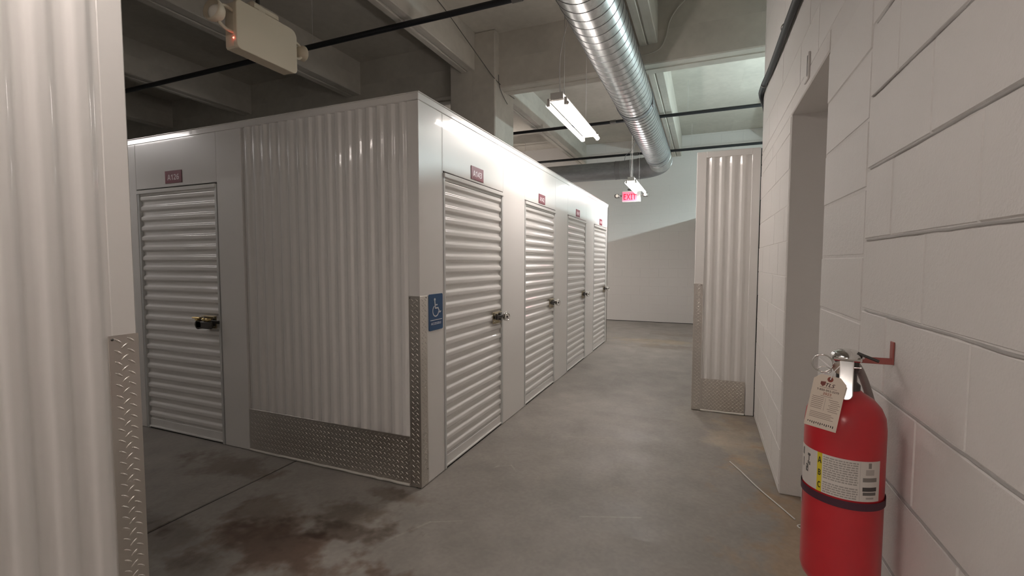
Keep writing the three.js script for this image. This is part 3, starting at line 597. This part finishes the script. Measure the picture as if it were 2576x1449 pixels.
// ------------------------------------------------------------------ fire extinguisher, its hook and its tag
{
  const ex = 0.34, ez = 1.39, r = 0.086, t = thing('fire_extinguisher', 'red fire extinguisher hanging on the white block wall', 'extinguisher', ex, 0.6, ez, -13.75 * D);
  // local z faces the camera
  part('cylinder', lathe([[0, 0.016], [r - 0.036, 0.016], [r - 0.014, 0.026], [r - 0.004, 0.04], [r, 0.058], [r, 0.44], [r - 0.003, 0.468], [r - 0.012, 0.49], [r - 0.028, 0.51], [r - 0.05, 0.524], [0.028, 0.532], [0, 0.534]], 72), M.red, t);
  part('foot_ring', lathe([[r - 0.03, 0.02], [r - 0.028, -0.012], [r - 0.034, -0.012], [r - 0.034, 0.018]], 48), M.white, t);
  part('neck', lathe([[0.03, 0.528], [0.03, 0.542], [0.022, 0.55], [0.022, 0.572], [0.026, 0.575], [0.026, 0.59]], 32), M.darkMetal, t);
  const lab = canvasTexture(1024, 256, (g, w, h) => {
    g.fillStyle = '#d8d2cb'; g.fillRect(0, 0, w, h);
    g.fillStyle = '#55524f';
    for (const [x, y, a, b] of [[214, 20, 30, 50], [222, 90, 22, 60], [318, 40, 40, 16], [331, 56, 13, 34], [318, 92, 18, 22], [342, 94, 16, 24], [290, 118, 40, 50], [200, 30, 10, 40]]) g.fillRect(x, y, a, b);
    g.fillStyle = '#d8d2cb'; g.fillRect(296, 126, 11, 10); g.fillRect(312, 146, 9, 12);
    g.fillStyle = '#d8c631'; g.fillRect(446, 0, 50, h);
    g.fillStyle = '#2c2620'; g.font = 'bold 56px sans-serif'; g.textAlign = 'center'; g.textBaseline = 'middle';
    ['A', 'B', 'C'].forEach((s, i) => g.fillText(s, 471, 48 + i * 82));
    g.fillStyle = '#a29c96';
    let q = 5; const rn = () => (q = (q * 16807) % 2147483647) / 2147483647;
    for (let y = 14; y < h - 14; y += 15) { if (y > 150 && y < 165) continue; let x = 508; while (x < 800) { const k = 12 + rn() * 34; g.fillRect(x, y, Math.min(k, 806 - x), 8); x += k + 6; } }
    g.fillStyle = '#b3ada7'; g.fillRect(820, 4, 3, h - 8);
    g.fillStyle = '#8b857f'; g.fillRect(896, 10, 30, 34); g.fillStyle = '#b5aea8'; g.fillRect(872, 52, 84, 36);
    g.fillStyle = '#85807a'; g.fillRect(846, 104, 140, 26); g.fillStyle = '#4a4745'; g.fillRect(846, 164, 140, 26); g.fillStyle = '#6e6a66'; g.fillRect(850, 196, 130, 20); g.fillStyle = '#a9a29c'; g.fillRect(880, 228, 78, 12);
  });
  const labelG = new THREE.CylinderGeometry(r + 0.0006, r + 0.0006, 0.098, 64, 1, true, -108 * D, 164 * D).translate(0, 0.328, 0);
  part('instruction_label', labelG, std({ map: lab, roughness: 0.5 }), t);
  part('strap', new THREE.CylinderGeometry(r + 0.003, r + 0.003, 0.019, 64, 1, true).translate(0, 0.266, 0), M.strap, t);
  part('strap_end', new THREE.CylinderGeometry(r + 0.0008, r + 0.0008, 0.04, 24, 1, true, -100 * D, 22 * D).translate(0, 0.235, 0), M.white, t);
  // valve, levers, pin, gauge
  part('valve', [cbox(0.05, 0.05, 0.05, 0.008).translate(0, 0.6, 0), new THREE.CylinderGeometry(0.018, 0.018, 0.03, 20).translate(0, 0.572, 0), new THREE.CylinderGeometry(0.012, 0.012, 0.03, 16).rotateX(Math.PI / 2).translate(0.008, 0.592, -0.03)], M.darkMetal, t);
  part('pressure_gauge', [new THREE.CylinderGeometry(0.017, 0.017, 0.012, 24).rotateX(Math.PI / 2).translate(-0.012, 0.588, 0.03)], M.chrome, t);
  const lever = (len, w2, th) => { const s = new THREE.Shape(); s.moveTo(-w2, 0); s.lineTo(-w2, -len + w2); s.absarc(0, -len + w2, w2, Math.PI, 2 * Math.PI, false); s.lineTo(w2, 0); s.closePath(); return new THREE.ExtrudeGeometry(s, { depth: th, bevelEnabled: true, bevelSize: 0.002, bevelThickness: 0.002, bevelSegments: 2 }); };
  part('carry_handle', [lever(0.1, 0.0125, 0.006).rotateX(-0.28).translate(0, 0.612, 0.032)], M.chrome, t);
  part('squeeze_lever', [new THREE.SphereGeometry(0.036, 24, 10, 0, Math.PI * 2, 0, Math.PI / 2).scale(1, 0.55, 1.1).translate(0, 0.614, 0.012), cbox(0.06, 0.012, 0.07, 0.004).translate(0, 0.612, 0.01)], M.chrome, t);
  part('lever_tail', rod(new THREE.Vector3(0.02, 0.628, 0.03), new THREE.Vector3(0.062, 0.612, 0.03), 0.0035, 8), M.darkMetal, t);
  part('safety_pin', [new THREE.TorusGeometry(0.022, 0.0018, 8, 36).translate(-0.05, 0.594, 0.03), rod(new THREE.Vector3(-0.03, 0.588, 0.03), new THREE.Vector3(0.03, 0.592, 0.03), 0.0025, 8), new THREE.TorusGeometry(0.014, 0.0014, 8, 24).scale(1, 0.6, 1).translate(-0.045, 0.578, 0.034)], M.chrome, t);
  part('hose', tube([[0.01, 0.592, -0.03], [0.025, 0.572, -0.075], [0.05, 0.5, -0.088], [0.07, 0.4, -0.078], [0.072, 0.15, -0.075], [0.074, 0.02, -0.07]].map((p) => new THREE.Vector3(...p)), 0.0095, 60, 10), M.hose, t);
  part('nozzle', [new THREE.CylinderGeometry(0.011, 0.015, 0.07, 16).translate(0.074, 0.02, -0.07)], M.white, t);

  const b = thing('wall_hook', 'red metal hook on the block wall holding the extinguisher', 'hook', XR, 1.2, 1.49);
  part('back_plate', cbox(0.004, 0.06, 0.022, 0.001).translate(-0.002, 0.012, 0), M.redDull, b);
  part('arm', [cbox(0.075, 0.017, 0.004, 0.001).translate(-0.037, -0.01, 0.006)], M.redDull, b);
  part('hook_tip', rod(new THREE.Vector3(-0.072, -0.01, 0.006), new THREE.Vector3(-0.088, -0.012, 0.035), 0.004, 8), M.chrome, b);

  const tagX = 0.272, tagZ = 1.272, g = thing('inspection_tag', 'white inspection tag hanging from the extinguisher pin', 'tag', tagX, 1.12, tagZ, -13 * D);
  g.rotation.order = 'YXZ'; g.rotation.z = -8.5 * D; g.rotation.x = -6 * D;
  const w = 0.064, h = 0.127, c = 0.013, s = new THREE.Shape();
  s.moveTo(-w / 2, -h / 2); s.lineTo(w / 2, -h / 2); s.lineTo(w / 2, h / 2 - c); s.lineTo(w / 2 - c, h / 2); s.lineTo(-w / 2 + c, h / 2); s.lineTo(-w / 2, h / 2 - c); s.closePath();
  const print = canvasTexture(512, 964, (k, W, H) => {
    k.fillStyle = '#d9ccbd'; k.fillRect(0, 0, W, H);
    k.fillStyle = '#8c4436'; k.beginPath(); k.arc(W / 2, 66, 46, 0, 7); k.fill(); k.fillStyle = '#3c241f'; k.beginPath(); k.arc(W / 2, 66, 14, 0, 7); k.fill();
    k.fillStyle = '#7a4038'; k.beginPath(); k.moveTo(120, 130); k.lineTo(200, 118); k.lineTo(196, 180); k.lineTo(160, 214); k.lineTo(118, 176); k.fill();
    k.fillStyle = '#4a3230'; k.font = 'italic bold 92px sans-serif'; k.textAlign = 'left'; k.fillText('TLS', 190, 204);
    k.fillStyle = '#8d7c70'; k.fillRect(120, 222, 270, 8);
    k.fillStyle = '#5b4840'; k.font = 'bold 50px sans-serif'; k.textAlign = 'center'; k.fillText('1-800-953-3379', W / 2, 292); k.fillStyle = '#96604f'; k.font = 'bold 62px sans-serif'; k.fillText('2023', W / 2, 356);
    k.fillStyle = '#a08f82'; k.fillRect(160, 376, 190, 10);
    k.fillStyle = '#8b7b70'; for (let y = 410; y < 640; y += 34) { k.fillRect(36, y, 170 + (y * 7) % 30, 9); k.fillRect(300 + (y * 5) % 50, y + 12, 150, 9); }
    k.fillRect(248, 410, 4, 230);
    for (let y = 690; y < 800; y += 30) k.fillRect(50, y, 380 - (y % 4) * 20, 9);
    k.fillStyle = '#3b3431'; for (let i = 0; i < 13; i++) k.fillRect(46 + i * 33, 868, 14, 24 + (i * 7) % 22);
  });
  const tg = new THREE.ExtrudeGeometry(s, { depth: 0.0008, bevelEnabled: false }), u = tg.attributes.uv, p = tg.attributes.position;
  for (let i = 0; i < u.count; i++) u.setXY(i, p.getX(i) / w + 0.5, p.getY(i) / h + 0.5);
  part('card', tg, std({ map: print, roughness: 0.6 }), g);
  part('tie', tube([new THREE.Vector3(0, h / 2 - 0.009, 0.001), new THREE.Vector3(0.004, h / 2 + 0.012, 0.002), new THREE.Vector3(0.012, h / 2 + 0.028, 0)], 0.0012, 16, 6), M.white, g);
}

// ------------------------------------------------------------------ small things
{
  const t = thing('wall_box', 'small white box on the block wall just above the doorway', 'box', XR, 2.43, 2.77);
  part('cover', cbox(0.01, 0.13, 0.1, 0.003).translate(-0.005, 0, 0), M.block, t);
  part('slot', cbox(0.002, 0.1, 0.012, 0.0005).translate(-0.0105, 0, 0.03), M.coupling, t);
}
{
  const t = thing('loose_wire', 'thin white wire lying on the floor by the doorway, looped at one end', 'wire');
  part('wire_run', tube([[0.205, 3.62], [0.27, 3.47], [0.285, 3.43], [0.36, 3.24], [0.45, 3.05], [0.505, 2.93]].map(([x, z]) => V(x, 0.0045, z)), 0.004, 50, 6), M.white, t);
  part('wire_loop', new THREE.TorusGeometry(0.028, 0.003, 6, 30).rotateX(Math.PI / 2).scale(1.2, 1, 0.8).translate(0.54, 0.0045, -2.86), M.white, t);
}

scene.traverse((o) => { if (o.isLight) o.castShadow = true; });
renderer.render(scene, camera);
